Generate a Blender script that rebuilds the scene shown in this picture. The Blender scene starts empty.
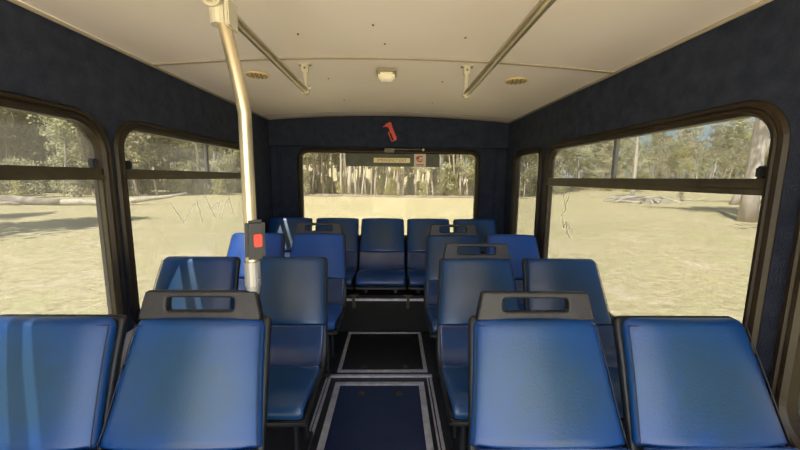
import bpy, bmesh, math, random
from mathutils import Vector, Matrix
import mathutils
random.seed(7)
PI = math.pi
S = bpy.context.scene
C = S.collection

# ------------------------------------------------------------ camera
FPX = 340.0
PITCH = math.atan(47.0 / FPX)
YAW = math.atan(7.0 / FPX)
ROLL = math.radians(0.6)
EYE = 1.35
cam_d = bpy.data.cameras.new('camera')
cam = bpy.data.objects.new('camera', cam_d)
C.objects.link(cam)
cam_d.sensor_width = 36.0
cam_d.lens = 36.0 * FPX / 800.0
cam_d.clip_start = 0.02
cam_d.clip_end = 1000
M = (Matrix.Translation((0, 0, EYE)) @ Matrix.Rotation(-YAW, 4, 'Z')
     @ Matrix.Rotation(PI / 2 - PITCH, 4, 'X') @ Matrix.Rotation(ROLL, 4, 'Z'))
cam.matrix_world = M
S.camera = cam

# ------------------------------------------------------------ sky, sun, exposure
W = bpy.data.worlds.new('sky'); S.world = W; W.use_nodes = True
wn = W.node_tree.nodes; wl = W.node_tree.links; wn.clear()
wo = wn.new('ShaderNodeOutputWorld'); wb = wn.new('ShaderNodeBackground')
sk = wn.new('ShaderNodeTexSky'); sk.sky_type = 'NISHITA'; sk.sun_disc = False
sk.sun_elevation = math.radians(52); sk.sun_rotation = math.radians(198)
sk.air_density = 1.0; sk.dust_density = 1.5; sk.ozone_density = 1.5
tc = wn.new('ShaderNodeTexCoord'); cn = wn.new('ShaderNodeTexNoise')
cn.inputs['Scale'].default_value = 3.2; cn.inputs['Detail'].default_value = 6
mp = wn.new('ShaderNodeMapping'); mp.inputs['Scale'].default_value = (1, 1, 2.6)
cr = wn.new('ShaderNodeValToRGB'); cr.color_ramp.elements[0].position = .52; cr.color_ramp.elements[1].position = .66
mx = wn.new('ShaderNodeMix'); mx.data_type = 'RGBA'
mx.inputs['B'].default_value = (7.5, 7.7, 8.0, 1)
wl.new(tc.outputs['Generated'], mp.inputs['Vector']); wl.new(mp.outputs[0], cn.inputs['Vector'])
wl.new(cn.outputs['Fac'], cr.inputs[0]); wl.new(cr.outputs[0], mx.inputs['Factor'])
wl.new(sk.outputs[0], mx.inputs['A']); wl.new(mx.outputs['Result'], wb.inputs[0])
wb.inputs[1].default_value = 0.155
wl.new(wb.outputs[0], wo.inputs[0])

SUN_DIR = Vector((0.33, 0.47, -0.80)).normalized()      # direction the light travels
sd = bpy.data.lights.new('sun', 'SUN'); so = bpy.data.objects.new('sun', sd); C.objects.link(so)
sd.energy = 10.5; sd.angle = math.radians(0.53); sd.color = (1.0, .96, .89)
so.rotation_euler = SUN_DIR.to_track_quat('-Z', 'Y').to_euler()
so.location = (-8, -24, 31)

S.view_settings.view_transform = 'Standard'
S.view_settings.look = 'None'
S.view_settings.gamma = 1.0
S.view_settings.use_curve_mapping = False
S.view_settings.exposure = 1.78
S.cycles.max_bounces = 10
S.cycles.diffuse_bounces = 6
S.cycles.transparent_max_bounces = 24

# ------------------------------------------------------------ materials
def mat(name, col, rough=.6, metal=0.0, col2=None, nscale=8, bump=0.0, bscale=60, spec=.5, contrast=(.35, .65), stretch=None, coord='Object', emit=None, transl=0, coat=0):
    m = bpy.data.materials.new(name); m.use_nodes = True
    n = m.node_tree.nodes; l = m.node_tree.links
    b = n['Principled BSDF']
    b.inputs['Base Color'].default_value = (*col, 1)
    b.inputs['Roughness'].default_value = rough
    b.inputs['Metallic'].default_value = metal
    b.inputs['Specular IOR Level'].default_value = spec
    b.inputs['Coat Weight'].default_value = coat
    b.inputs['Coat Roughness'].default_value = .25
    t = n.new('ShaderNodeTexCoord'); mpp = n.new('ShaderNodeMapping')
    l.new(t.outputs[coord], mpp.inputs['Vector'])
    if stretch: mpp.inputs['Scale'].default_value = stretch
    if col2:
        no = n.new('ShaderNodeTexNoise'); no.inputs['Scale'].default_value = nscale; no.inputs['Detail'].default_value = 6
        no.inputs['Roughness'].default_value = .65
        l.new(mpp.outputs[0], no.inputs['Vector'])
        r = n.new('ShaderNodeValToRGB')
        r.color_ramp.elements[0].position = contrast[0]; r.color_ramp.elements[1].position = contrast[1]
        r.color_ramp.elements[0].color = (*col, 1); r.color_ramp.elements[1].color = (*col2, 1)
        l.new(no.outputs['Fac'], r.inputs[0]); l.new(r.outputs[0], b.inputs['Base Color'])
    if bump:
        no2 = n.new('ShaderNodeTexNoise'); no2.inputs['Scale'].default_value = bscale; no2.inputs['Detail'].default_value = 4
        l.new(mpp.outputs[0], no2.inputs['Vector'])
        bp = n.new('ShaderNodeBump'); bp.inputs['Strength'].default_value = bump; bp.inputs['Distance'].default_value = .01
        l.new(no2.outputs['Fac'], bp.inputs['Height']); l.new(bp.outputs[0], b.inputs['Normal'])
    if emit:
        b.inputs['Emission Color'].default_value = (*emit[:3], 1); b.inputs['Emission Strength'].default_value = emit[3]
    if transl:
        tr = n.new('ShaderNodeBsdfTranslucent'); ms = n.new('ShaderNodeMixShader'); ms.inputs[0].default_value = transl
        if col2: l.new(r.outputs[0], tr.inputs['Color'])
        else: tr.inputs['Color'].default_value = (*col, 1)
        l.new(b.outputs[0], ms.inputs[1]); l.new(tr.outputs[0], ms.inputs[2]); l.new(ms.outputs[0], n['Material Output'].inputs[0])
    return m

def glass_mat(name, tint):
    m = bpy.data.materials.new(name); m.use_nodes = True
    n = m.node_tree.nodes; l = m.node_tree.links; n.clear()
    o = n.new('ShaderNodeOutputMaterial'); t = n.new('ShaderNodeBsdfTransparent'); g = n.new('ShaderNodeBsdfGlossy')
    t.inputs[0].default_value = (*tint, 1); g.inputs['Roughness'].default_value = .02
    lw = n.new('ShaderNodeLayerWeight'); pw_ = n.new('ShaderNodeMath'); pw_.operation = 'POWER'; pw_.inputs[1].default_value = 4.5
    fr = n.new('ShaderNodeMath'); fr.operation = 'MULTIPLY_ADD'; fr.inputs[1].default_value = .5; fr.inputs[2].default_value = .02
    l.new(lw.outputs['Facing'], pw_.inputs[0]); l.new(pw_.outputs[0], fr.inputs[0])
    d0 = n.new('ShaderNodeBsdfDiffuse'); d0.inputs[0].default_value = (.8, .78, .72, 1)      # dust film
    d1 = n.new('ShaderNodeBsdfTranslucent'); d1.inputs[0].default_value = (.8, .78, .72, 1)
    d = n.new('ShaderNodeMixShader'); d.inputs[0].default_value = .6; l.new(d0.outputs[0], d.inputs[1]); l.new(d1.outputs[0], d.inputs[2])
    no = n.new('ShaderNodeTexNoise'); no.inputs['Scale'].default_value = 3; no.inputs['Detail'].default_value = 5
    mr = n.new('ShaderNodeMapRange'); mr.inputs[1].default_value = .3; mr.inputs[2].default_value = .7; mr.inputs[3].default_value = .02; mr.inputs[4].default_value = .06
    m1 = n.new('ShaderNodeMixShader'); m2 = n.new('ShaderNodeMixShader')
    l.new(fr.outputs[0], m1.inputs[0]); l.new(t.outputs[0], m1.inputs[1]); l.new(g.outputs[0], m1.inputs[2])
    l.new(no.outputs['Fac'], mr.inputs[0]); l.new(mr.outputs[0], m2.inputs[0])
    l.new(m1.outputs[0], m2.inputs[1]); l.new(d.outputs[0], m2.inputs[2])
    l.new(m2.outputs[0], o.inputs[0])
    return m

def worn(m, cen, c, rad):  # greys the pad centre: windscreen reflection painted into the colour, along with wear
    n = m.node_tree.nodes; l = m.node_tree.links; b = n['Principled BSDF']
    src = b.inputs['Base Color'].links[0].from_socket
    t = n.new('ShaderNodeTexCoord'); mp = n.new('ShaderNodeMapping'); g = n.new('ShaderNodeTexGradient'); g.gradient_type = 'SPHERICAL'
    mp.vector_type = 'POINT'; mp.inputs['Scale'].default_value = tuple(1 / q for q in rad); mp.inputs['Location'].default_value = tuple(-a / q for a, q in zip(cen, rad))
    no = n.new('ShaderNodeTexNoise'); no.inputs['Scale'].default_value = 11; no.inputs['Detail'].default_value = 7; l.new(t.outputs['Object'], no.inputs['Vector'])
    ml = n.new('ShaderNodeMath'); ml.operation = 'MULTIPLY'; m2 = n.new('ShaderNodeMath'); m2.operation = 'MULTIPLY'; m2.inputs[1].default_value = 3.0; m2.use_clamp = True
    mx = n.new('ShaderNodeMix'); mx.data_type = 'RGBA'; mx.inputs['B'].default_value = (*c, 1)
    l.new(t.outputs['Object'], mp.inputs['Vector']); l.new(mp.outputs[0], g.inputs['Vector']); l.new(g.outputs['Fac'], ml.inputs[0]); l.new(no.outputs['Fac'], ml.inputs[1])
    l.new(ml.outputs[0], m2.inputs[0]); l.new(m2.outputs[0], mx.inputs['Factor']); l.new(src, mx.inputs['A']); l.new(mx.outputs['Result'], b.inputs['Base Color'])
carpet = mat('navy wall carpet', (.020, .026, .050), .95, col2=(.037, .045, .075), nscale=14, bump=.5, bscale=220, spec=.2)
carpet_r = mat('dark rear carpet', (.018, .024, .050), .95, col2=(.032, .040, .072), nscale=12, bump=.5, bscale=220, spec=.2)
ceilm = mat('cream ceiling laminate', (.97, .87, .83), .42, col2=(.95, .82, .74), nscale=2.2, contrast=(.45, .85), spec=.4)
trimm = mat('ceiling joint strip', (.42, .36, .28), .4)
rubber = mat('window rubber gasket', (.014, .009, .005), .42, col2=(.030, .020, .010), nscale=5, spec=.3)
alu_d = mat('dark bronze window rail', (.060, .048, .034), .38, metal=.4, col2=(.09, .075, .05), nscale=9)
alu_l = mat('window divider aluminium', (.25, .25, .26), .4, metal=.7)
glass = glass_mat('tinted side glass', (.385, .395, .39))
glass_r = glass_mat('rear glass', (.45, .455, .44))
blackp = mat('black shell plastic', (.010, .011, .014), .38, bump=.15, bscale=300, spec=.5)
handlep = mat('dark grey handle plastic', (.013, .012, .015), .42, col2=(.025, .023, .026), nscale=20, bump=.2, bscale=260)
vinyl = mat('blue seat vinyl', (.002, .047, .235), .36, col2=(.005, .050, .185), nscale=4, bump=.08, bscale=160, spec=.5, coat=.18)
vinyl_w = mat('worn blue seat vinyl', (.004, .050, .200), .34, col2=(.012, .056, .150), nscale=4, bump=.08, bscale=160, spec=.5, coat=.22)
vinyl_r = mat('royal blue seat vinyl', (.014, .078, .38), .45, col2=(.018, .085, .33), nscale=5, bump=.25, bscale=240, spec=.4)
shellv = mat('smooth blue lower back', (.014, .055, .19), .26, col2=(.018, .035, .10), nscale=3, spec=.6, coat=.4)
worn(vinyl, (0, -.06, .76), (.011, .046, .104), (.26, .3, .22))  # grey centre is painted sheen as well as wear
worn(vinyl_w, (0, -.06, .76), (.011, .037, .082), (.26, .3, .22))  # same painted sheen, on the darker vinyl
seam = mat('dark seam piping', (.006, .010, .03), .5)
floorm = mat('dark vinyl bus floor', (.010, .012, .018), .5, col2=(.030, .032, .042), nscale=9, bump=.2, bscale=120, contrast=(.45, .8))
hatchm = mat('scuffed navy hatch top', (.006, .015, .060), .30, col2=(.018, .030, .085), nscale=7, bump=.15, bscale=90, contrast=(.4, .85))
hatchb = mat('scuffed black hatch top', (.008, .009, .012), .35, col2=(.035, .033, .030), nscale=9, bump=.15, bscale=90, contrast=(.5, .85))
alu = mat('worn aluminium edging', (.66, .66, .74), .42, metal=.4, col2=(.44, .44, .52), nscale=18)
brass = mat('worn golden steel tube', (.74, .66, .50), .30, metal=.8, col2=(.58, .49, .34), nscale=6, stretch=(1, 1, .2))
steel = mat('brushed steel tube', (.62, .57, .48), .25, metal=1.0)
socket = mat('grey cast socket', (.36, .36, .37), .45, metal=.5)
bracket = mat('painted bracket', (.62, .59, .50), .45, metal=.3)
screwm = mat('rusty screw', (.16, .09, .04), .6)
creamp = mat('yellowed vent plastic', (.80, .62, .32), .5)
darkhole = mat('dark vent slot', (.12, .06, .02), .8)
lampg = mat('yellowed lamp lens', (.55, .46, .25), .3, emit=(1, .85, .5, .15))
lampb = mat('lamp housing', (.30, .27, .20), .4)
redp = mat('red plastic', (.60, .045, .02), .4)
redb = mat('red button', (.65, .03, .02), .35)
signd = mat('dark green film', (.055, .060, .045), .5, col2=(.085, .09, .07), nscale=14)
signy = mat('cream sign strip', (.9, .82, .50), .6)
signt = mat('red sign ink', (.45, .06, .03), .6)
signw = mat('faded white sticker', (.72, .62, .55), .6)
palew = mat('pale grey wall panel', (.72, .72, .70), .5)
scratchm = mat('etched glass scratch', (.8, .8, .75), .8, transl=.8)
grey_r = mat('riser black', (.006, .006, .007), .8, col2=(.016, .015, .015), nscale=14, bump=.2, contrast=(.55, .8))
bark_p = mat('pale gum bark', (.58, .51, .44), .85, col2=(.38, .31, .26), nscale=1.2, bump=.6, bscale=8, stretch=(1, 1, .25))
bark_d = mat('grey brown bark', (.50, .41, .34), .9, col2=(.32, .25, .20), nscale=1.6, bump=.6, bscale=8, stretch=(1, 1, .25))
leaf_a = mat('olive gum leaves', (.44, .43, .24), .6, col2=(.60, .57, .36), nscale=.9, transl=.5)
leaf_b = mat('yellow green leaves', (.50, .48, .20), .6, col2=(.64, .58, .30), nscale=.9, transl=.5)
leaf_c = mat('dry grey leaves', (.50, .46, .31), .7, col2=(.62, .57, .41), nscale=.9, transl=.5)
logm = mat('bleached log', (.62, .56, .47), .8, col2=(.36, .31, .25), nscale=2.5, bump=.4, bscale=10)
logd = mat('weathered log bark', (.16, .12, .09), .9, col2=(.40, .34, .27), nscale=2.5, bump=.5, bscale=10)

# ------------------------------------------------------------ helpers
def link(o, parent=None):
    C.objects.link(o)
    if parent is not None: o.parent = parent
    return o
def tag(o, label=None, cat=None, group=None, kind=None):
    if label: o['label'] = label
    if cat: o['category'] = cat
    if group: o['group'] = group
    if kind: o['kind'] = kind
    return o
def empty(name, loc=(0, 0, 0), parent=None):
    o = bpy.data.objects.new(name, None); o.location = loc; o.empty_display_size = .1
    return link(o, parent)
def build(name, bm, m, parent=None, smooth=False, loc=None):
    bmesh.ops.recalc_face_normals(bm, faces=bm.faces)
    me = bpy.data.meshes.new(name); bm.to_mesh(me); bm.free()
    me.materials.append(m)
    if smooth:
        for p in me.polygons: p.use_smooth = True
    o = bpy.data.objects.new(name, me)
    if loc: o.location = loc
    return link(o, parent)
def raw(name, v, f, m, parent=None, smooth=False):
    me = bpy.data.meshes.new(name); me.from_pydata(v, [], f); me.update(); me.materials.append(m)
    if smooth:
        for p in me.polygons: p.use_smooth = True
    return link(bpy.data.objects.new(name, me), parent)
def box(bm, x0, x1, y0, y1, z0, z1, bev=0, mt=None):
    r = bmesh.ops.create_cube(bm, size=1)
    mm = Matrix.Translation(((x0 + x1) / 2, (y0 + y1) / 2, (z0 + z1) / 2)) @ Matrix.Diagonal((x1 - x0, y1 - y0, z1 - z0, 1))
    if mt is not None: mm = mt @ mm
    bmesh.ops.transform(bm, matrix=mm, verts=r['verts'])
    if bev:
        es = {e for v in r['verts'] for e in v.link_edges}
        bmesh.ops.bevel(bm, geom=list(es), offset=bev, segments=2, affect='EDGES', clamp_overlap=True)
def cyl(bm, p0, p1, r0, r1=None, n=16, caps=True):
    tube(bm, [p0, p1], [r0, r0 if r1 is None else r1], n, caps)
def tube(bm, pts, rad, n=12, caps=True):
    pts = [Vector(p) for p in pts]
    if not isinstance(rad, (list, tuple)): rad = [rad] * len(pts)
    rings = []; up = None
    for i, p in enumerate(pts):
        a = pts[max(i - 1, 0)]; b = pts[min(i + 1, len(pts) - 1)]
        t = (b - a).normalized()
        if up is None:
            up = Vector((0, 0, 1)) if abs(t.z) < .9 else Vector((1, 0, 0))
        s = t.cross(up).normalized(); up = s.cross(t).normalized()
        rings.append([bm.verts.new(p + (s * math.cos(2 * PI * k / n) + up * math.sin(2 * PI * k / n)) * rad[i]) for k in range(n)])
    for A, B in zip(rings, rings[1:]):
        for k in range(n): bm.faces.new((A[k], A[(k + 1) % n], B[(k + 1) % n], B[k]))
    if caps: bm.faces.new(rings[0]); bm.faces.new(rings[-1])
def rrect(u0, u1, z0, z1, r, n=10):
    pts = []
    for (cx, cz, a0) in ((u1 - r, z1 - r, 0), (u0 + r, z1 - r, 90), (u0 + r, z0 + r, 180), (u1 - r, z0 + r, 270)):
        for k in range(n + 1):
            a = math.radians(a0 + 90 * k / n); pts.append((cx + r * math.cos(a), cz + r * math.sin(a)))
    return pts
def flat(name, loops, thick, mtx, m, parent=None, bevel=0):
    """filled 2D outline with holes, extruded; local xy -> mtx"""
    cu = bpy.data.curves.new(name, 'CURVE'); cu.dimensions = '2D'; cu.fill_mode = 'BOTH'; cu.extrude = thick / 2 - bevel
    if bevel: cu.bevel_depth = bevel; cu.bevel_resolution = 1; cu.offset = -bevel
    for lp in loops:
        sp = cu.splines.new('POLY'); sp.points.add(len(lp) - 1); sp.use_cyclic_u = True
        for p, q in zip(sp.points, lp): p.co = (q[0], q[1], 0, 1)
    t = bpy.data.objects.new(name, cu); C.objects.link(t)
    dg = bpy.context.evaluated_depsgraph_get(); dg.update()
    me = bpy.data.meshes.new_from_object(t.evaluated_get(dg))
    bpy.data.objects.remove(t); bpy.data.curves.remove(cu)
    me.transform(mtx); me.materials.clear(); me.materials.append(m); me.name = name
    return link(bpy.data.objects.new(name, me), parent)
# plane mappings: (u,v,n) -> world
def MX(X):   # u=Y, v=Z, n=X
    return Matrix(((0, 0, 1, X), (1, 0, 0, 0), (0, 1, 0, 0), (0, 0, 0, 1)))
def MY(Y):   # u=X, v=Z, n=-Y
    return Matrix(((1, 0, 0, 0), (0, 0, -1, Y), (0, 1, 0, 0), (0, 0, 0, 1)))
def MZ(Z):
    return Matrix.Translation((0, 0, Z))

K = 1.035
XL, XR, YR, YF = -1.235 * K, 1.155 * K, 3.52 * K, -.8
def zk(z): return EYE + (z - EYE) * K
ZB, ZT = zk(.62), zk(1.60)        # window opening heights
CX = (XL + XR) / 2; HW = (XR - XL) / 2
def ceil_z(x): return zk(1.908) + .054 * (1 - ((x - CX) / HW) ** 2)

# ------------------------------------------------------------ setting: shell
bm = bmesh.new(); box(bm, XL - .05, XR + .05, YF, YR + .05, -.06, 0)
tag(build('floor', bm, floorm), kind='structure')
# ceiling: arched sheet that rolls down to the rear header
def arch(y0, y1, dz, m, name, th=.03, n=32, x0=XL, x1=XR):
    bm = bmesh.new(); g = []
    for y in (y0, y1):
        row = []
        for lay in (0, th):
            row.append([bm.verts.new((x0 + (x1 - x0) * i / n, y, ceil_z(x0 + (x1 - x0) * i / n) - dz + lay)) for i in range(n + 1)])
        g.append(row)
    for i in range(n):
        bm.faces.new((g[0][0][i], g[0][0][i + 1], g[1][0][i + 1], g[1][0][i]))
        bm.faces.new((g[0][1][i], g[0][1][i + 1], g[1][1][i + 1], g[1][1][i]))
        for k in (0, 1): bm.faces.new((g[k][0][i], g[k][0][i + 1], g[k][1][i + 1], g[k][1][i]))
    for i in (0, n): bm.faces.new((g[0][0][i], g[1][0][i], g[1][1][i], g[0][1][i]))
    return build(name, bm, m, smooth=False)
c = arch(YF, YR + .05, 0, ceilm, 'ceiling'); tag(c, kind='structure')
t = arch(1.838 * K, 1.858 * K, .006, trimm, 'trim_1', .006); tag(t, kind='structure')
t = arch(3.30 * K, 3.306 * K, .002, trimm, 'trim_2', .002); tag(t, kind='structure')
# cornice between ceiling and side walls
for nm, xx in (('trim_3', XL), ('trim_4', XR)):
    bm = bmesh.new(); s = 1 if xx < 0 else -1
    tube(bm, [(xx + s * .006, YF, zk(1.904)), (xx + s * .006, YR, zk(1.904))], .009, 8)
    tag(build(nm, bm, trimm, smooth=True), kind='structure')

win = dict(
    window_1=('X', XL, .10, 1.492, ZB, ZT - .035, .13),
    window_2=('X', XL, 1.60, 3.03, ZB, ZT - .035, .11),
    window_3=('Y', YR, -.935, .850, .745, 1.60, .07),
    window_4=('X', XR, 2.70, 3.23, ZB, ZT - .035, .05),
    window_5=('X', XR, 1.036, 2.555, ZB, ZT - .032, .11),
    window_6=('X', XR, -.60, .895, ZB - .02, ZT - .032, .12))
G = .042
for k_ in list(win):
    a_ = list(win[k_]); a_[2] *= K; a_[3] *= K
    if k_ == 'window_3': a_[4] = zk(a_[4]); a_[5] = zk(a_[5])
    win[k_] = tuple(a_)
def hole(k, grow=.0):
    _, _, u0, u1, z0, z1, r = win[k]
    return rrect(u0 - grow, u1 + grow, z0 - grow, z1 + grow, r + grow)
def wall(name, outer, holes, mtx, m=carpet, th=.05):
    return tag(flat(name, [outer] + holes, th, mtx, m), kind='structure')
wall('wall_left', [(YF, 0), (YR, 0), (YR, zk(1.90)), (YF, zk(1.90))], [hole('window_1', .01), hole('window_2', .01)], MX(XL - .025))
wall('wall_right', [(YF, 0), (YR, 0), (YR, zk(1.90)), (YF, zk(1.90))], [hole('window_4', .01), hole('window_5', .01), hole('window_6', .01)], MX(XR + .025))
top = [(XR - (XR - XL) * i / 24, ceil_z(XR - (XR - XL) * i / 24) + .01) for i in range(25)]
wall('wall_back', [(XL, 0), (XR, 0)] + top, [hole('window_3', .01)], MY(YR + .025), carpet_r)
# header box over the rear window and side posts
hd = [(XL, zk(1.655)), (XR, zk(1.655))] + [(XR - (XR - XL) * i / 24, ceil_z(XR - (XR - XL) * i / 24) - .012) for i in range(25)]
tag(flat('trim_5', [hd], .06, MY(YR - .03), carpet_r, bevel=.008), kind='structure')
bm = bmesh.new(); box(bm, XL, XL + .10, YR - .05, YR, .36, zk(1.655), .02); tag(build('trim_6', bm, carpet_r), kind='structure')
bm = bmesh.new(); box(bm, XR - .12, XR, YR - .03, YR, .36, zk(1.655), .01); tag(build('trim_7', bm, carpet_r), kind='structure')
# pale lower panels under the side windows
bm = bmesh.new(); box(bm, XL, XL + .004, YF, 2.84, .05, .60, .003); tag(build('trim_8', bm, palew), kind='structure')
bm = bmesh.new(); box(bm, XR - .004, XR, YF, 2.84, .05, .60, .003); tag(build('trim_9', bm, palew), kind='structure')
# rear step that carries the back bench
bm = bmesh.new(); box(bm, XL + .001, XR - .001, 2.852, YR - .001, .001, .335, .006)
tag(build('trim_10', bm, grey_r), kind='structure')

def P(side, pos, u, z, n):
    """n = distance into the room"""
    if side == 'Y': return Vector((u, pos - n, z))
    return Vector((pos + (n if pos < 0 else -n), u, z))
def sweep_loop(loop, side, pos, prof):
    """closed loop swept with a profile of (outward, inward-room) offsets"""
    bm = bmesh.new(); N = len(loop); rings = []
    for i in range(N):
        a = Vector(loop[i - 1]); b = Vector(loop[(i + 1) % N]); t = (b - a).normalized(); nn = Vector((t.y, -t.x))
        rings.append([bm.verts.new(P(side, pos, loop[i][0] + nn.x * o, loop[i][1] + nn.y * o, h)) for o, h in prof])
    K = len(prof)
    for i in range(N):
        for k in range(K):
            bm.faces.new((rings[i][k], rings[(i + 1) % N][k], rings[(i + 1) % N][(k + 1) % K], rings[i][(k + 1) % K]))
    return bm
def clean(loop):
    out = []
    for p in loop:
        if not out or (abs(p[0] - out[-1][0]) + abs(p[1] - out[-1][1])) > 1e-5: out.append(p)
    return out
def mk_window(k, gm, rail=None, divs=(), catches=()):
    side, pos, u0, u1, z0, z1, r = win[k]
    e = empty(k, P(side, pos, (u0 + u1) / 2, z0, 0)); tag(e, kind='structure')
    bpy.context.view_layer.update()
    def put(o):
        o.parent = e; o.matrix_parent_inverse = e.matrix_world.inverted(); return o
    lp = clean(hole(k))
    prof = [(-.006, -.03), (-.006, .004), (.004, .016), (.014, .017), (.020, .012), (.026, .017), (.038, .014), (.046, .003), (.046, -.002), (.009, -.002), (.009, -.045), (-.006, -.045)]
    put(build('gasket', sweep_loop(lp, side, pos, prof), rubber, smooth=False))
    mtx = MX(pos + (-.028 if pos < 0 else .028)) if side == 'X' else MY(pos + .028)
    gl = put(flat('glass', [hole(k, .004)], .004, mtx, gm))
    if rail:
        bm = bmesh.new()
        for a, b, n0, n1 in ((rail[0], rail[0] + .020, -.022, .008), (rail[0] + .020, rail[1] - .008, -.022, .000), (rail[1] - .008, rail[1], -.022, .006)):
            p = P(side, pos, u0, a, n0); q = P(side, pos, u1, b, n1)
            box(bm, min(p.x, q.x), max(p.x, q.x), u0, u1, a, b, .002)
        put(build('rail', bm, alu_d))
    for d in divs:
        bm = bmesh.new(); p = P(side, pos, d - .012, 0, -.022); q = P(side, pos, d + .012, 0, -.004)
        box(bm, min(p.x, q.x), max(p.x, q.x), d - .012, d + .012, rail[1], z1, .002)
        put(build('divider', bm, alu_l))
    for d in catches:
        bm = bmesh.new(); p = P(side, pos, d, 0, -.018); q = P(side, pos, d, 0, .014)
        box(bm, min(p.x, q.x), max(p.x, q.x), d - .014, d + .014, rail[1], rail[1] + .04, .006)
        put(build('catch', bm, blackp))
    # outer frame stiles of the lower and sliding panes
    return e, put, gl
RL = (zk(1.330), zk(1.378)); RR = (zk(1.307), zk(1.36))
e1, p1, _ = mk_window('window_1', glass, RL, (.70,), (1.447 * K,))
e2, p2, g2 = mk_window('window_2', glass, RL, (2.33 * K,), (1.63 * K,))
e3, p3, _ = mk_window('window_3', glass_r)
e4, p4, _ = mk_window('window_4', glass)
e5, p5, g5 = mk_window('window_5', glass, RR, (1.80 * K,), (1.055 * K,))
e6, p6, _ = mk_window('window_6', glass, RR, (.2,), ())
# inner sash stiles
for pp, X, ys in ((p1, XL, (1.493,)), (p2, XL, (1.602, 3.018)), (p5, XR, (1.030, 2.542))):
    for y in (q * K for q in ys):
        bm = bmesh.new(); s = -1 if X < 0 else 1
        box(bm, X + s * .010 - .010, X + s * .010 + .010, y - .012, y + .012, ZB + .10, RL[0] if X < 0 else RR[0], .002)
        pp(build('sash_stile', bm, alu_d))
# etched scribbles on two panes
def scribble(name, strokes, X, put):
    bm = bmesh.new()
    for st in strokes:
        tube(bm, [(X, y * K, zk(z)) for y, z in st], .0018, 5)
    put(build(name, bm, scratchm))
scribble('etched_scribble', [[(2.34, 1.245), (2.29, 1.15), (2.35, 1.10)], [(2.31, 1.17), (2.26, 1.24)], [(2.33, 1.09), (2.30, 1.02), (2.27, 1.07), (2.25, 0.98)], [(2.26, 1.06), (2.22, 1.04), (2.25, 1.00), (2.20, .96)]], XR + .023, p5)
scribble('etched_scribble', [[(1.95, 1.19), (2.05, 1.07), (2.2, 1.20), (2.25, 1.05)], [(2.3, 1.22), (2.42, 1.05), (2.5, 1.18), (2.35, 1.12)], [(2.5, 1.05), (2.62, 1.2), (2.7, 1.05)]], XL - .023, p2)

# ------------------------------------------------------------ floor hatches and edging
def hatch(x0, x1, y0, y1, fw, m, label, grip):
    e = empty('floor_hatch', ((x0 + x1) / 2, (y0 + y1) / 2, 0)); tag(e, label, 'hatch')
    cx, cy = (x0 + x1) / 2, (y0 + y1) / 2
    L = lambda a, b, c2, d, z0, z1, bm, bv=.0: box(bm, a - cx, b - cx, c2 - cy, d - cy, z0, z1, bv)
    bm = bmesh.new(); L(x0 + fw, x1 - fw, y0 + fw, y1 - fw, .0005, .006, bm, .001); build('lid', bm, m, e)
    bm = bmesh.new()
    L(x0, x1, y0, y0 + fw, .0005, .010, bm, .002); L(x0, x1, y1 - fw, y1, .0005, .010, bm, .002)
    L(x0, x0 + fw, y0 + fw, y1 - fw, .0005, .010, bm, .002); L(x1 - fw, x1, y0 + fw, y1 - fw, .0005, .010, bm, .002)
    build('frame', bm, alu, e)
    for gx, gy in grip:
        bm = bmesh.new()
        N = 20
        for r0, r1, z in ((.014, .022, .0085),):
            vs = [[bm.verts.new((gx - cx + r * math.cos(2 * PI * k / N), gy - cy + r * math.sin(2 * PI * k / N), zz)) for k in range(N)] for r, zz in ((r1, .006), (r1, z), (r0, z), (r0, .0065))]
            for A, B in zip(vs, vs[1:]):
                for k in range(N): bm.faces.new((A[k], A[(k + 1) % N], B[(k + 1) % N], B[k]))
        lr = build('lift_ring', bm, alu_d, e)
        bm = bmesh.new(); cyl(bm, (gx - cx, gy - cy, .0055), (gx - cx, gy - cy, .0068), .013, n=16); build('lift_hole', bm, darkhole, lr)
    return e
hatch(-.382, .250, 2.215, 2.835, .026, hatchb, 'square black floor hatch in the aisle just ahead of the rear step', [(-.20, 2.28), (.10, 2.28), (-.19, 2.77), (.10, 2.77)])
hatch(-.372, .212, 1.05, 2.095, .036, hatchm, 'large blue-black aisle floor hatch nearest the camera, with two lift holes', [(-.19, 1.98), (.045, 1.975)])
# step edging strips
bm = bmesh.new(); box(bm, -.435, .275, 2.150, 2.178, .0005, .014, .003)
tag(build('edging_strip', bm, alu), 'silver edging strip lying across the aisle between the two hatches', 'edging strip')
for x, s in ((-.418, 'left'), (.262, 'right')):
    bm = bmesh.new(); box(bm, x - .008, x + .008, .9, 2.148, .0005, .014, .003); box(bm, x - .026, x - .016, .9, 2.148, .0005, .010, .002)
    tag(build('edging_strip', bm, alu), 'long silver edging strip along the ' + s + ' side of the near aisle hatch', 'edging strip')

# ------------------------------------------------------------ ceiling fittings
def vent(x, y, label):
    z = ceil_z(x); e = empty('ceiling_vent', (x, y, z)); tag(e, label, 'vent')
    bm = bmesh.new(); cyl(bm, (0, 0, 0), (0, 0, -.008), .072, .066, 32); build('vent_disc', bm, creamp, e)
    bm = bmesh.new()
    for k in range(12):
        a = 2 * PI * k / 12
        mt = Matrix.Rotation(a, 4, 'Z')
        box(bm, .020, .040, -.0022, .0022, -.0095, -.007, 0, mt)
        mt2 = Matrix.Rotation(a + PI / 12, 4, 'Z')
        box(bm, .046, .060, -.0032, .0032, -.0095, -.007, 0, mt2)
    cyl(bm, (0, .012, -.007), (0, .012, -.0095), .008, n=10); cyl(bm, (0, -.012, -.007), (0, -.012, -.0095), .008, n=10)
    build('vent_slots', bm, darkhole, e)
vent(-.80 * K, 2.10 * K, 'round yellowed ceiling vent on the left, behind the upright pole')
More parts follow.
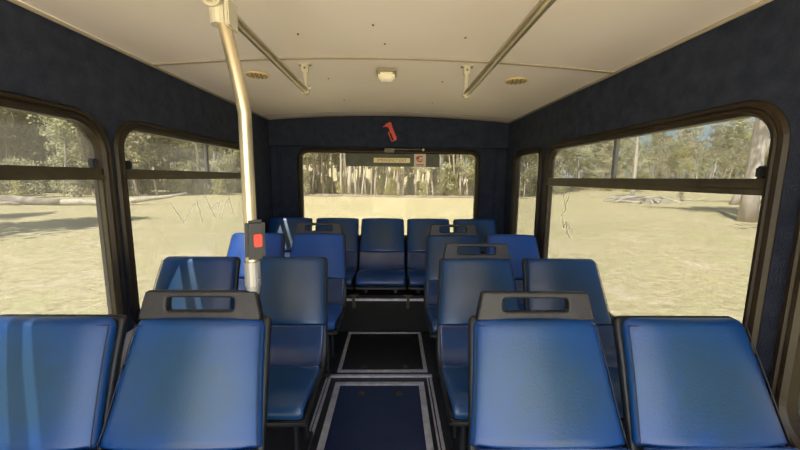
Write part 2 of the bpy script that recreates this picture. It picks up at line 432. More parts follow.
vent(.735 * K, 2.13 * K, 'round yellowed ceiling vent on the right, above the big side window')
z = ceil_z(-.045); e = empty('ceiling_lamp', (-.046, 2.07 * K, z)); tag(e, 'small yellowed dome lamp in the middle of the cream ceiling', 'lamp')
bm = bmesh.new(); box(bm, -.060, .060, -.075, .075, -.020, 0, .006); build('housing', bm, lampb, e)
bm = bmesh.new(); box(bm, -.050, .050, -.068, .055, -.048, -.018, .014); build('lens', bm, lampg, e, smooth=True)
for (x, y) in ((-0.427, 1.613), (0.318, 1.619), (-0.09, 1.52), (-0.046, 1.72), (-0.421, 2.294), (0.316, 2.325), (-0.406, 2.894), (0.32, 2.954)):
    bm = bmesh.new(); zz = ceil_z(x); cyl(bm, (0, 0, 0), (0, 0, -.004), .005, .004, 10)
    o = build('ceiling_screw', bm, screwm, loc=(x, y, zz)); tag(o, 'tiny rusty screw head in the cream ceiling', 'screw', 'rusty screws in the ceiling')

# overhead grab rails
def grab_rail(x, zr, y0, y1, br_y, label):
    e = empty('grab_rail', (x, y1, zr)); tag(e, label, 'grab rail')
    bm = bmesh.new(); tube(bm, [(0, y0 - y1, 0), (0, 0, 0)], .0175, 20); build('tube', bm, brass, e, smooth=True)
    bm = bmesh.new(); cyl(bm, (0, -.004, 0), (0, .004, 0), .019, n=20); cyl(bm, (0, .004, 0), (0, .012, 0), .013, .008, 14); build('end_cap', bm, steel, e)
    for by in br_y:
        zc = ceil_z(x) - zr; dy = by - y1
        bm = bmesh.new()
        box(bm, -.036, .036, dy - .016, dy + .016, zc - .007, zc, .002)
        box(bm, -.018, .018, dy - .013, dy + .013, zc - .048, zc - .005, .003)
        b = build('bracket', bm, bracket, e)
        bm = bmesh.new(); cyl(bm, (0, dy, .012), (0, dy, zc - .04), .014, .012, 12); cyl(bm, (0, dy - .016, 0), (0, dy + .016, 0), .0225, n=20)
        cyl(bm, (.015, dy, .012), (.034, dy, .014), .006, n=8)
        build('clamp', bm, bracket, b)
        bm = bmesh.new()
        for sx in (-.027, .027): cyl(bm, (sx, dy, zc - .007), (sx, dy, zc - .012), .006, n=8)
        cyl(bm, (0, dy - .013, zc - .026), (0, dy - .017, zc - .026), .006, n=8)
        build('bolt', bm, screwm, b)
    return e
grab_rail(-.496, zk(1.815), -.7, 1.955 * K, (1.935 * K, .25), 'golden overhead grab rail on the left of the ceiling, joined by the pole')
grab_rail(.405, zk(1.805), -.7, 1.945 * K, (1.925 * K, .55), 'golden overhead grab rail on the right of the ceiling')

# stanchion pole with bell push
px, py = -.435, 1.035
e = empty('stanchion_pole', (px, py, .985)); tag(e, 'bent steel upright pole standing on the front left aisle seat', 'pole')
pts = [(-.435, 1.035, 1.03), (-.435, 1.035, 1.50)]
for k in range(9):
    t = k / 8; pts.append((-.435 - .052 * (t ** 1.8) * .35, 1.035, 1.53 + .10 * t))
a = Vector(pts[-1]); b = Vector((-.485, 1.03, 1.80)); 
for k in (1, 2, 3, 4): pts.append(tuple(a.lerp(b, k / 4)))
# smoother bend
pts = [(-.435, 1.035, 1.02)] + [(-.435 - .050 * max(0, (z - 1.53) / .27) ** 1.15, 1.035, z) for z in [1.1, 1.3, 1.45, 1.50, 1.53, 1.56, 1.6, 1.64, 1.68, 1.72, 1.76, 1.80, 1.82]]
bm = bmesh.new(); tube(bm, [(x - px, y - py, z - .985) for x, y, z in pts], .0185, 20); build('tube', bm, brass, e, smooth=True)
bm = bmesh.new(); cyl(bm, (0, 0, .0), (0, 0, .03), .017, .0225, 18); cyl(bm, (0, 0, .03), (0, 0, .105), .0235, n=18); cyl(bm, (.02, -.012, .05), (.028, -.014, .05), .005, n=8); build('socket', bm, socket, e, smooth=False)
bm = bmesh.new(); cyl(bm, (-.055, 0, .785), (-.057, 0, .85), .025, .027, 16); cyl(bm, (-.061, -.035, .847), (-.061, .035, .847), .027, n=18); box(bm, -.030, -.018, -.03, .03, .775, .85, .003)
build('tee_clamp', bm, bracket, e)
bm = bmesh.new()
mt = Matrix.Rotation(math.radians(28), 4, 'Z')
box(bm, -.020, .036, -.034, -.006, .115, .235, .009, mt); bp_ = build('bell_push', bm, blackp, e)
for v in bp_.data.vertices:
    if v.co.z > .20: v.co.y += .007
bm = bmesh.new(); box(bm, .004, .028, -.040, -.033, .155, .195, .003, mt); build('button', bm, redb, bp_)

# emergency hammer, bracket, sign
HY = YR - .062
e = empty('emergency_hammer', (-.03, HY, zk(1.805))); tag(e, 'red emergency window hammer mounted on the dark header above the rear window', 'hammer')
e.rotation_euler = (0, math.radians(-24), 0); e.scale = (1.12, 1, 1.08)
bm = bmesh.new()
box(bm, -.006, .026, -.020, -.004, -.085, .055, .004); box(bm, -.030, -.022, -.018, -.006, -.085, -.005, .002)
box(bm, -.030, .02, -.018, -.006, -.093, -.082, .002); box(bm, -.030, .0, -.018, -.006, -.008, .002, .002)
build('handle', bm, redp, e)
bm = bmesh.new(); box(bm, -.025, .032, -.024, -.002, .050, .080, .004); cyl(bm, (-.025, -.013, .066), (-.052, -.013, .066), .008, .004, 10); build('head', bm, redp, e)
bm = bmesh.new(); cyl(bm, (.008, -.006, 0), (.008, 0.001, 0), .008, n=10); build('mount', bm, blackp, e)
e = empty('sign_bracket', (-.045, YR - .001, zk(1.63))); tag(e, 'small dark bracket and thin rod over the rear window sign', 'bracket')
bm = bmesh.new(); box(bm, -.05, .05, -.075, 0, -.03, .012, .004); build('plate', bm, alu_d, e)
bm = bmesh.new(); cyl(bm, (.04, -.07, .002), (.36, -.07, .002), .004, n=8); build('rod', bm, steel, e)
bm = bmesh.new(); cyl(bm, (.35, -.085, 0), (.35, -.055, 0), .013, n=10); build('rod_knob', bm, creamp, e)
SGY = YR + .020
e = empty('exit_sign', (-.01, SGY, zk(1.46))); tag(e, 'dark strip sign reading EMERGENCY EXIT at the top of the rear window', 'sign')
bm = bmesh.new(); box(bm, -.495, .495, -.003, .0015, .006, .142, 0); build('panel', bm, signd, e)
bm = bmesh.new(); box(bm, -.200, .185, -.005, -.0028, .045, .095, 0); ss = build('lettering_strip', bm, signy, e)
def text(s, size, loc, m, parent, sx=1, name='lettering'):
    cu = bpy.data.curves.new(name, 'FONT'); cu.body = s; cu.size = size; cu.align_x = 'CENTER'; cu.align_y = 'CENTER'; cu.extrude = .0006
    t = bpy.data.objects.new(name, cu); C.objects.link(t); dg = bpy.context.evaluated_depsgraph_get(); dg.update()
    me = bpy.data.meshes.new_from_object(t.evaluated_get(dg)); bpy.data.objects.remove(t); bpy.data.curves.remove(cu)
    me.transform(Matrix.Translation(loc) @ Matrix.Rotation(PI / 2, 4, 'X') @ Matrix.Diagonal((sx, 1, 1, 1)))
    me.materials.clear(); me.materials.append(m)
    return link(bpy.data.objects.new(name, me), parent)
text('EMERGENCY EXIT', .042, (-.008, -.0058, .070), signt, ss, .93)
bm = bmesh.new(); box(bm, .228, .352, -.005, -.0028, .008, .140, 0); st = build('sticker', bm, signw, e)
bm = bmesh.new()
for a0, r0, r1 in ((60, .024, .034), (-20, .024, .034)):
    N = 16
    for k in range(N):
        pass
N = 22; ring = []
for k in range(N + 1):
    a = math.radians(40 + 265 * k / N); ring.append([bm.verts.new((.292 + r * math.cos(a) * 1.2, -.0062, .088 + r * math.sin(a))) for r in (.022, .034)])
for A, B in zip(ring, ring[1:]): bm.faces.new((A[0], A[1], B[1], B[0]))
box(bm, .250, .282, -.0066, -.005, .085, .110); box(bm, .285, .325, -.0066, -.005, .074, .082)
box(bm, .245, .335, -.0066, -.005, .026, .034); box(bm, .255, .325, -.0066, -.005, .014, .020)
build('symbol', bm, signt, st)

# ------------------------------------------------------------ seats
def resample(path, ss):
    P_ = [Vector(p) for p in path]
    # catmull-rom densify
    D = []
    for i in range(len(P_) - 1):
        p0 = P_[max(i - 1, 0)]; p1_ = P_[i]; p2_ = P_[i + 1]; p3_ = P_[min(i + 2, len(P_) - 1)]
        for k in range(12):
            t = k / 12
            D.append(.5 * ((2 * p1_) + (p2_ - p0) * t + (2 * p0 - 5 * p1_ + 4 * p2_ - p3_) * t * t + (-p0 + 3 * p1_ - 3 * p2_ + p3_) * t ** 3))
    D.append(P_[-1])
    L = [0]
    for a, b in zip(D, D[1:]): L.append(L[-1] + (b - a).length)
    T = L[-1]; out = []
    for s in ss(T):
        s = min(max(s, 0), T); i = 0
        while i < len(L) - 2 and L[i + 1] < s: i += 1
        t = (s - L[i]) / max(L[i + 1] - L[i], 1e-9)
        tan = (D[i + 1] - D[i]).normalized()
        out.append((D[i].lerp(D[i + 1], t), tan, s, T))
    return out
def slab(path, wf, th, r0=.02, r1=.02, e=4.0, crown=.0, n=28, dish=0.0, sub=16):
    """pad swept along a side profile (y,z); front side is to the left-hand normal; wf(t)=half width"""
    def ss(T):
        a = [r0 * (1 - math.cos(k / 5 * PI / 2)) for k in range(5)]
        m_ = [r0 + (T - r0 - r1) * k / sub for k in range(sub + 1)]
        b = [T - r1 * (1 - math.cos(k / 5 * PI / 2)) for k in range(4, -1, -1)]
        return a + m_ + b
    rs = resample(path, ss)
    bm = bmesh.new(); rings = []
    for p, t, s, T in rs:
        nrm = Vector((-t.y, t.x))       # front normal for upward path
        f = 1.0; ins = 0
        if s < r0: q = 1 - s / r0; f = math.sqrt(max(1 - q * q, 0)); ins = r0 * (1 - f)
        elif s > T - r1: q = 1 - (T - s) / r1; f = math.sqrt(max(1 - q * q, 0)); ins = r1 * (1 - f)
        w = wf(s / T) - ins; h = th / 2 * (.25 + .75 * f)
        row = []
        for k in range(n):
            a = 2 * PI * k / n; ca, sa = math.cos(a), math.sin(a)
            x = w * math.copysign(abs(ca) ** (2 / e), ca); nn = h * math.copysign(abs(sa) ** (2 / e), sa)
            u = x / max(w, 1e-6)
            if nn > 0: nn += crown * f * (1 - u * u)
            nn += dish * (u * u)
            c2 = p + nrm * (nn - th / 2)
            row.append(bm.verts.new((x, c2.x, c2.y)))
        rings.append(row)
    for A, B in zip(rings, rings[1:]):
        for k in range(n): bm.faces.new((A[k], A[(k + 1) % n], B[(k + 1) % n], B[k]))
    bm.faces.new(rings[0]); bm.faces.new(rings[-1])
    return bm
lerp = lambda a, b, t: a + (b - a) * t
# side profiles, y towards the rear of the bus, z up (y,z), running bottom -> top so that the front normal faces -y
PAD = [(-.150, .603), (-.105, .70), (-.060, .80), (-.018, .885), (0.0, .925)]
LOW = [(-.300, .448), (-.250, .458), (-.205, .492), (-.172, .55), (-.148, .606)]
CUS = [(-.565, .400), (-.578, .425), (-.560, .452), (-.50, .466), (-.42, .462), (-.35, .455), (-.270, .452)]
SHL = [(-.570, .388), (-.555, .395), (-.40, .405), (-.26, .412), (-.195, .44), (-.150, .52), (-.115, .60), (-.070, .70), (-.025, .80), (.018, .885), (.036, .918)]
def pw(t): return lerp(.226, .191, t ** .8)
def make_seat(handle, vm, top_wide=False, legs=True):
    e = empty('bus_seat')
    w1 = (lambda t: lerp(.222, .205, t)) if top_wide else pw
    build('shell', slab(SHL, (lambda t: (.222 if t < .45 else lerp(.226, w1(1) + .004, (t - .45) / .55)) + .006), .035, .015, .02, 5, sub=26), blackp, e, smooth=True)
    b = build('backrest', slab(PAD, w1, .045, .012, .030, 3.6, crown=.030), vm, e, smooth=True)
    # piping round the face of the pad
    rs = resample(PAD, lambda T: [T * k / 14 for k in range(15)])
    bm = bmesh.new()
    q_ = [((w1(s / T) - .006), (p + Vector((-t.y, t.x)) * .0005).x + .001, (p + Vector((-t.y, t.x)) * .0005).y) for p, t, s, T in rs[:-1]]
    tube(bm, [(-x, y, z) for x, y, z in q_] + [(lerp(-q_[-1][0], q_[-1][0], k / 8), q_[-1][1] - .017 * (1 - (k / 4 - 1) ** 2), q_[-1][2]) for k in range(1, 8)] + q_[::-1], .0016, 6)
    build('piping', bm, seam, b, smooth=True)
    build('lower_back', slab(LOW, lambda t: .218, .03, .004, .004, 5, dish=.028), shellv, e, smooth=True)
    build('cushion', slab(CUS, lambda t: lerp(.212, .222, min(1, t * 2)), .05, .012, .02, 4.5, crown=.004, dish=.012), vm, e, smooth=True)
    if handle:
        H = [(-.185, 0), (.185, 0), (.180, .030), (.168, .083), (.160, .088), (-.160, .088), (-.168, .083), (-.180, .030)]
        slot = rrect(-.103, .103, .028, .068, .010, 3)
        mt = Matrix.Translation((0, .012, .912)) @ Matrix.Rotation(math.radians(-12), 4, 'X') @ MY(0)
        flat('grab_handle', [H, slot], .034, mt, handlep, e, bevel=.006)
    if legs:
        for sx in (-.13, .13):
            bm = bmesh.new(); box(bm, sx - .016, sx + .016, -.44, -.20, .368, .392, .003)
            tube(bm, [(sx, -.40, .37), (sx, -.40, .03), ], .014, 10); tube(bm, [(sx, -.22, .37), (sx, -.22, .03)], .014, 10)
            box(bm, sx - .022, sx + .022, -.45, -.17, .001, .03, .004)
            build('leg', bm, blackp, e)
    else:
        for sx in (-.13, .13):
            bm = bmesh.new(); box(bm, sx - .012, sx + .012, -.50, -.10, .312, .392, .003)
            build('foot', bm, blackp, e)
    return e
def children(o): return [c_ for c_ in bpy.data.objects if c_.parent == o]
def copy_tree(o, parent=None):
    c_ = o.copy(); C.objects.link(c_)
    if parent is not None: c_.parent = parent
    for ch in children(o): copy_tree(ch, c_)
    return c_
protos = {}
def seat(x, y, z, kind, label, group, rz=0):
    if kind not in protos:
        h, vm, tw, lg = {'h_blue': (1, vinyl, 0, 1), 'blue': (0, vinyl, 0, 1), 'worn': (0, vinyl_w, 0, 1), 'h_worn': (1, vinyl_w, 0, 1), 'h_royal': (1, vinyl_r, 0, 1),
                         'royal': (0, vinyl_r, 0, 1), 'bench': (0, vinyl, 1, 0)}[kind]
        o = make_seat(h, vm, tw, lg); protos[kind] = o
    else:
        o = copy_tree(protos[kind])
    o.location = (x, y, z); o.rotation_euler = (0, 0, rz)
    tag(o, label, 'bus seat', group)
    return o
GL, GR_, GB = 'seats left of the aisle', 'seats right of the aisle', 'rear bench seats'
seat(-.588, 1.00, 0, 'h_blue', 'front blue aisle seat on the left with a dark grab handle, beside the pole', GL)
seat(-1.042, 1.00, 0, 'blue', 'front blue window seat at the far left edge, no handle', GL)
seat(.448, 1.00, 0, 'h_blue', 'front blue aisle seat on the right with a dark grab handle', GR_)
seat(.922, 1.00, 0, 'blue', 'front blue window seat on the right, by the large side window', GR_)
seat(-.562, 1.80, 0, 'worn', 'dark blue aisle seat directly behind the upright pole, second row left, no handle', GL)
seat(-1.040, 1.80, 0, 'blue', 'blue window seat in the second row on the left, sun stripe on its back', GL)
seat(.458, 1.80, 0, 'h_worn', 'second row blue aisle seat on the right with a dark grab handle', GR_)
seat(.925, 1.80, 0, 'worn', 'second row dark blue window seat on the right, no handle', GR_)
seat(-.572, 2.60, 0, 'h_royal', 'third row royal blue aisle seat on the left with a grab handle', GL)
seat(-1.045, 2.60, 0, 'royal', 'third row royal blue window seat on the left, behind the pole', GL)
seat(.462, 2.56, 0, 'h_worn', 'third row blue aisle seat on the right with a grab handle', GR_)
seat(.925, 2.60, 0, 'royal', 'third row royal blue window seat on the right, by the narrow window', GR_)
for i, (x, lb) in enumerate(((-1.035, 'leftmost rear bench seat, sunlit by the left window'), (-.565, 'second rear bench seat from the left, behind the royal blue handle seat'),
                             (-.105, 'middle blue rear bench seat at the end of the aisle'), (.360, 'fourth rear bench seat from the left, right of the middle one'),
                             (.830, 'rightmost rear bench seat, in the rear right corner'))):
    seat(x, 3.41, .025, 'bench', lb, GB)
# rail in front of the bench
e = empty('bench_rail', (-.10, 2.835, .30)); tag(e, 'silver rail running under the front of the rear bench', 'rail')
bm = bmesh.new(); box(bm, -1.12, 1.24, -.012, .010, -.006, .014, .003); build('bar', bm, alu, e)
for x in (-.70, -.235, .235, .70):
    bm = bmesh.new(); box(bm, x - .040, x + .040, -.02, .016, .040, .050, .003); box(bm, x - .012, x + .012, -.018, .013, -.07, .045, .002)
    build('bracket', bm, alu_d, e)

# ------------------------------------------------------------ outside
GZ = -.75
def gh(x, y):
    d = math.hypot(x, y)
    return GZ + .10 * math.sin(x * .11 + 1) * math.sin(y * .09) * min(1, d / 20) + max(0, d - 50) * .012 + max(0, d - 72) * (.11 if x < 10 else max(0, .11 - (x - 10) * .01))
bm = bmesh.new(); NX = 90; g = {}
for i in range(NX + 1):
    for j in range(NX + 1):
        x = -180 + 360 * i / NX; y = -120 + 330 * j / NX; g[i, j] = bm.verts.new((x, y, gh(x, y)))
for i in range(NX):
    for j in range(NX): bm.faces.new((g[i, j], g[i + 1, j], g[i + 1, j + 1], g[i, j + 1]))
gm = bpy.data.materials.new('dry paddock grass'); gm.use_nodes = True
n = gm.node_tree.nodes; l = gm.node_tree.links; b = n['Principled BSDF']; b.inputs['Roughness'].default_value = .95; b.inputs['Specular IOR Level'].default_value = .1
tc = n.new('ShaderNodeTexCoord')
def noise(sc, det=6):
    q = n.new('ShaderNodeTexNoise'); q.inputs['Scale'].default_value = sc; q.inputs['Detail'].default_value = det; q.inputs['Roughness'].default_value = .7
    l.new(tc.outputs['Object'], q.inputs['Vector']); return q
n1, n2, n3 = noise(.16, 8), noise(5.5, 10), noise(26, 8)
r1 = n.new('ShaderNodeValToRGB'); r1.color_ramp.elements[0].position = .35; r1.color_ramp.elements[1].position = .65
r1.color_ramp.elements[0].color = (.68, .57, .36, 1); r1.color_ramp.elements[1].color = (.60, .53, .31, 1)
r2 = n.new('ShaderNodeValToRGB'); r2.color_ramp.elements[0].position = .38; r2.color_ramp.elements[1].position = .62
r2.color_ramp.elements[0].color = (.34, .30, .22, 1); r2.color_ramp.elements[1].color = (1, 1, 1, 1)
r3 = n.new('ShaderNodeValToRGB'); r3.color_ramp.elements[0].position = .34; r3.color_ramp.elements[1].position = .58
r3.color_ramp.elements[0].color = (.45, .42, .34, 1); r3.color_ramp.elements[1].color = (1, 1, 1, 1)
l.new(n1.outputs['Fac'], r1.inputs[0]); l.new(n2.outputs['Fac'], r2.inputs[0]); l.new(n3.outputs['Fac'], r3.inputs[0])
m1 = n.new('ShaderNodeMix'); m1.data_type = 'RGBA'; m1.blend_type = 'MULTIPLY'; m1.inputs['Factor'].default_value = .6
l.new(r1.outputs[0], m1.inputs['A']); l.new(r2.outputs[0], m1.inputs['B'])
n4 = noise(.75, 9); r4 = n.new('ShaderNodeValToRGB'); r4.color_ramp.elements[0].position = .54; r4.color_ramp.elements[1].position = .70
r4.color_ramp.elements[0].color = (0, 0, 0, 1); r4.color_ramp.elements[1].color = (1, 1, 1, 1); l.new(n4.outputs['Fac'], r4.inputs[0])
m4 = n.new('ShaderNodeMix'); m4.data_type = 'RGBA'; m4.inputs['B'].default_value = (.70, .58, .43, 1)
l.new(r4.outputs[0], m4.inputs['Factor']); l.new(m1.outputs['Result'], m4.inputs['A'])
n5 = noise(1.1, 9); r5 = n.new('ShaderNodeValToRGB'); r5.color_ramp.elements[0].position = .50; r5.color_ramp.elements[1].position = .64
r5.color_ramp.elements[0].color = (0, 0, 0, 1); r5.color_ramp.elements[1].color = (.7, .7, .7, 1); l.new(n5.outputs['Fac'], r5.inputs[0])
n5.inputs['Distortion'].default_value = .6
m5 = n.new('ShaderNodeMix'); m5.data_type = 'RGBA'; m5.inputs['B'].default_value = (.50, .47, .23, 1)
l.new(r5.outputs[0], m5.inputs['Factor']); l.new(m4.outputs['Result'], m5.inputs['A'])
m2 = n.new('ShaderNodeMix'); m2.data_type = 'RGBA'; m2.blend_type = 'MULTIPLY'; m2.inputs['Factor'].default_value = .85
l.new(m5.outputs['Result'], m2.inputs['A']); l.new(r3.outputs[0], m2.inputs['B']); l.new(m2.outputs['Result'], b.inputs['Base Color'])
o = build('ground', bm, gm, smooth=True); tag(o, kind='structure')

def leafquads(V, F, c, rad, cnt, size, rng):
    for _ in range(cnt):
        d = Vector((rng.gauss(0, 1), rng.gauss(0, 1), rng.gauss(0, .75)))
        d = d.normalized() * rad * rng.random() ** .45
        p = c + d
        s = size * rng.uniform(.6, 1.4)
        a = Vector((rng.gauss(0, 1), rng.gauss(0, 1), rng.gauss(0, 1))).normalized(); b2 = a.orthogonal().normalized() * s * .42; a = a * s
        i = len(V); V += [p - a * .5, p - a * .1 + b2, p + a * .5, p - a * .1 - b2]; F.append((i, i + 1, i + 2, i + 3))
def make_tree(kind, seed, barkm, leafm):
    rng = random.Random(seed); bm = bmesh.new(); V = []; F = []
    if kind == 'gum': H, R, first, nb = rng.uniform(13, 18), rng.uniform(.20, .32), .34, 11
    elif kind == 'pole': H, R, first, nb = rng.uniform(12, 16), rng.uniform(.08, .15), .42, 8
    elif kind == 'slim': H, R, first, nb = rng.uniform(8, 12), rng.uniform(.07, .12), .28, 8
    elif kind == 'big': H, R, first, nb = 17, .38, .40, 9
    else: H, R, first, nb = rng.uniform(1.8, 3.2), .05, .1, 6
    lj = .025 if kind == 'big' else .11
    lean = Vector((rng.uniform(-lj, lj) * .7, rng.uniform(-lj, lj) * .7, 1))
    pts = []; p = Vector((0, 0, -.3)); N = 9
    for i in range(N + 1):
        pts.append(p.copy()); p = p + lean.normalized() * (H + .3) / N; lean += Vector((rng.uniform(-lj, lj), rng.uniform(-lj, lj), 0))
        
    rads = [R * (1.12 if i == 0 else 1) * (1 - .82 * i / N) for i in range(N + 1)]
    tube(bm, pts, rads, 9)
    for k in range(nb):
        t = first + (1 - first) * (k + rng.random() * .6) / nb; f = t * N; i = min(int(f), N - 1); q = pts[i].lerp(pts[i + 1], f - i)
        a = rng.uniform(0, 2 * PI); up = rng.uniform(.5, 1.3)
        d = Vector((math.cos(a), math.sin(a), up)).normalized(); Lb = H * rng.uniform(.14, .28) * (1.25 - .6 * t)
        bp = [q]; dd = d.copy()
        for s in range(4):
            bp.append(bp[-1] + dd * Lb / 4); dd = (dd + Vector((rng.uniform(-.3, .3), rng.uniform(-.3, .3), rng.uniform(-.1, .3)))).normalized()
        r0 = rads[i] * .45; tube(bm, bp, [r0, r0 * .8, r0 * .6, r0 * .4, r0 * .2], 6)
        for s in (2, 3, 4):
            for _ in range(2):
                c0 = bp[s] + Vector((rng.gauss(0, 1), rng.gauss(0, 1), rng.gauss(0, .6))) * Lb * .22
                if kind == 'bush': leafquads(V, F, c0, Lb * .9, 36, .16, rng)
                else: leafquads(V, F, c0, max(.5, Lb * .34), 44 if kind != 'slim' else 34, .30 if kind != 'slim' else .24, rng)
    nm = {'pole': 'gum_tree', 'gum': 'gum_tree', 'slim': 'gum_sapling', 'big': 'gum_tree', 'bush': 'shrub'}[kind]
    e = empty(nm)
    build('trunk', bm, barkm, e, smooth=True)
    raw('foliage', [tuple(v) for v in V], F, leafm, e)
    return e
tp = {'gum': [make_tree('gum', 11 + i, (bark_p, bark_d, bark_p, bark_d)[i], (leaf_a, leaf_a, leaf_c, leaf_b)[i]) for i in range(4)],
      'slim': [make_tree('slim', 31 + i, (bark_p, bark_d, bark_d, bark_p)[i], (leaf_a, leaf_b, leaf_c, leaf_a)[i]) for i in range(4)],
      'pole': [make_tree('pole', 71 + i, (bark_p, bark_d, bark_d, bark_d)[i], (leaf_c, leaf_a, leaf_b, leaf_c)[i]) for i in range(4)],
      'bush': [make_tree('bush', 51 + i, bark_d, (leaf_b, leaf_a, leaf_c)[i]) for i in range(3)]}
used = set()
def plant(kind, i, x, y, s, label, group):
    src = tp[kind][i]
    if (kind, i) in used: o = copy_tree(src)
    else: o = src; used.add((kind, i))
    o.location = (x, y, gh(x, y)); o.rotation_euler = (0, 0, random.uniform(0, 2 * PI)); o.scale = (s, s, s * random.uniform(.9, 1.15))
    tag(o, label, {'gum': 'tree', 'pole': 'tree', 'slim': 'tree', 'bush': 'shrub'}[kind], group)
    return o
# distance of the woodland edge for each bearing (X/Y ratio)
def edge(q):
    if q < -.35: return lerp(40, 29, min(1, (-q - .35) / .8))
    if q < .4: return 40
    return lerp(44, 56, min(1, (q - .4) / .4))
areas = (('rear', -.34, .36, 'in the woodland behind the bus, seen through the rear window', 1.0),
         ('left', -1.5, -.36, 'in the woodland beyond the left windows', 1.5),
         ('right', .38, 1.45, 'in the woodland across the paddock beyond the right windows', 1.5))
names = {'gum': 'tall gum tree', 'pole': 'straight bare-trunked gum tree', 'slim': 'slender young gum tree', 'bush': 'low green shrub'}
for an, q0, q1, ph, k in areas:
    for kind, cnt in ((('gum', 12), ('pole', 84), ('slim', 34), ('bush', 36)) if an == 'rear' else (('gum', 44), ('pole', 34), ('slim', 60), ('bush', 64))):
        if an == 'right' and kind == 'gum': cnt = 34
        for c_ in range(cnt):
            q = q0 + (q1 - q0) * (c_ + random.random()) / cnt
            dep = random.random() ** 1.3 * (34 if kind != 'bush' else 14)
            c0 = edge(q) + dep + (0 if kind != 'bush' else random.uniform(-.5, 1))
            if kind == 'gum': c0 += 1.5
            if an == 'right' and q > .52 and kind in ('gum', 'pole', 'slim'): c0 += 6
            x, y = q * c0, c0
            big_ = random.uniform(.75, 1.2) * (.82 if an == 'right' and q > .58 and kind != 'bush' else 1)
            plant(kind, random.randrange(len(tp[kind])), x, y, big_, names[kind] + ' ' + ph, names[kind] + 's ' + ph)
# big old gum at the right
bigt = make_tree('big', 91, bark_p, leaf_a); bigt.location = (18.65, 17.4, gh(18.65, 17.4)); bigt.rotation_euler = (0, 0, -.6)
tag(bigt, 'big old pale gum tree with a thick trunk, right of the others', 'tree')
bigt2 = copy_tree(bigt); bigt2.location = (27.0, 38.0, gh(27, 38)); bigt2.scale = (.6, .6, .85); bigt2.rotation_euler = (0, 0, 2.7)
tag(bigt2, 'pale straight gum tree near the middle of the large right window', 'tree')
# trees just outside the frame whose shade falls on the grass
for (x, y, lb) in ((-19.5, 7.5, 'gum tree standing alone on the paddock to the left of the bus'), (-26.5, 9.5, 'gum tree farther out on the left paddock, its shade on the grass by the log'), (16.2, 10.8, 'gum tree standing alone on the paddock to the right of the bus')):
    o = copy_tree(tp['gum'][0]); o.location = (x, y, gh(x, y)); o.rotation_euler = (0, 0, x); tag(o, lb, 'tree')
    if 'group' in o: del o['group']
o = copy_tree(tp['bush'][2]); o.location = (30.5, 35.5, gh(30.5, 35.5)); o.scale = (.6, .6, .45); tag(o, 'low dry shrub alone on the grass right of the branch heap', 'shrub')
if 'group' in o: del o['group']
leant = copy_tree(bigt); leant.location = (31.6, 31.0, gh(31.6, 31) - .2); leant.scale = (.9, .9, .75)
leant.rotation_euler = Matrix.Rotation(math.radians(15), 3, Vector((.71, .70, 0))).to_euler(); tag(leant, 'pale gum tree leaning to the right just behind the thick-trunked one', 'tree')
# fallen log on the left
e = empty('fallen_log', (-23.5, 24.6, gh(-23.5, 24.6))); tag(e, 'long bleached fallen log on the grass beyond the left windows', 'log')
bm = bmesh.new(); tube(bm, [(-12, -1.6, .25), (-8, -.6, .30), (-6.5, .2, .26), (-4, .3, .33), (-1.5, .1, .24), (0, .0, .22)], [.26, .34, .28, .36, .28, .22], 12)
tube(bm, [(-7, .6, .2), (-4, 1.0, .3), (-1, .9, .2)], [.2, .22, .1], 8); tube(bm, [(-5, -.4, .1), (-3, -.5, .2), (-2, -.9, .15)], [.1, .12, .05], 8)
build('bark_end', bm, logd, e, smooth=True)
bm = bmesh.new(); tube(bm, [(-.1, .0, .22), (1.2, .2, .24), (2.4, .3, .18), (3.5, .6, .20), (5.0, 1.0, .42), (6.3, 1.6, .58), (7.6, 2.0, .86)], [.21, .23, .20, .20, .19, .13, .06], 12)
tube(bm, [(3.3, .6, .25), (4.2, .1, .3), (5.2, -.1, .12)], [.10, .07, .03], 8); build('bleached_trunk', bm, logm, e, smooth=True)
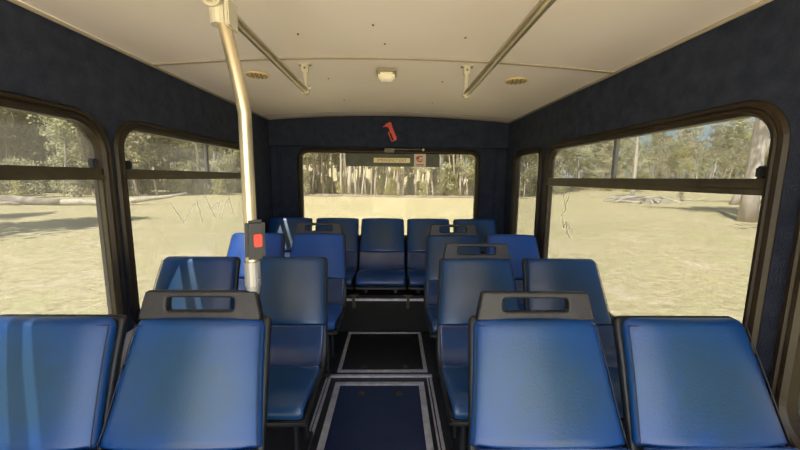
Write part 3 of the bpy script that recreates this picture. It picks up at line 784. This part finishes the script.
# woodpile mound on the right and litter line behind
e = empty('branch_heap', (24.2, 33, gh(24.2, 33))); tag(e, 'heap of fallen branches and dirt on the grass beyond the right window', 'branches')
bm = bmesh.new(); rng = random.Random(5)
for k in range(46):
    a = rng.uniform(0, PI); L = rng.uniform(.8, 2.4); c0 = Vector((rng.gauss(0, 1.7), rng.gauss(0, 1.0), rng.uniform(.05, .5)))
    d = Vector((math.cos(a), math.sin(a), rng.uniform(-.15, .3))) * L / 2
    tube(bm, [c0 - d, c0 + d * .2 + Vector((0, 0, .06)), c0 + d], [.07, .055, .02], 6)
build('branches', bm, logm, e, smooth=True)
def heap(bm, rx, ry, h, seed):
    rng = random.Random(seed); n_ = 20; r_ = 6; rows = []
    for i in range(r_ + 1):
        t = i / r_
        rows.append([bm.verts.new((rx * t * math.cos(2 * PI * k / n_), ry * t * math.sin(2 * PI * k / n_), h * (1 - t * t) * rng.uniform(.8, 1.1) - .03)) for k in range(n_)] if i else [bm.verts.new((0, 0, h))])
    for k in range(n_): bm.faces.new((rows[0][0], rows[1][k], rows[1][(k + 1) % n_]))
    for A, B in zip(rows[1:], rows[2:]):
        for k in range(n_): bm.faces.new((A[k], B[k], B[(k + 1) % n_], A[(k + 1) % n_]))
bm = bmesh.new(); heap(bm, 3.2, 1.6, .45, 3); build('dirt_mound', bm, logd, e, smooth=True)
bm = bmesh.new(); rng = random.Random(15)
for k in range(420):
    x = rng.uniform(-14, 14); y = rng.uniform(37, 42); L = rng.uniform(.4, 1.8); a = rng.uniform(-.6, .6) + (PI / 2 if rng.random() < .2 else 0)
    d = Vector((math.cos(a), math.sin(a), rng.uniform(-.05, .12))) * L / 2; c0 = Vector((x, y, gh(x, y) + .06))
    tube(bm, [c0 - d, c0 + d], [.05, .025], 5)
o = build('fallen_branches', bm, logd); tag(o, 'brown fallen sticks littering the edge of the woodland behind the bus', 'fallen sticks', kind='stuff')
# grass tufts near the bus
V = []; F = []; rng = random.Random(21)
for k in range(26000):
    x = rng.uniform(-26, 26); y = rng.uniform(-2, 34)
    if -1.6 < x < 1.6 and y < 4.2: continue
    if rng.random() > 1.1 - math.hypot(x, y) / 40: continue
    z = gh(x, y) - .01; h = rng.uniform(.012, .035); a = rng.uniform(0, PI); w = h * .5
    dx, dy = math.cos(a) * w, math.sin(a) * w; lx, ly = rng.uniform(-.04, .04), rng.uniform(-.04, .04)
    i = len(V); V += [(x - dx, y - dy, z), (x + dx, y + dy, z), (x + lx, y + ly, z + h)]; F.append((i, i + 1, i + 2))
grassm = mat('dry grass blades', (.58, .54, .31), .9, col2=(.50, .50, .24), nscale=.8, transl=.5)
o = raw('grass_tufts', V, F, grassm); tag(o, 'short dry grass tufts over the paddock around the bus', 'grass', kind='stuff')
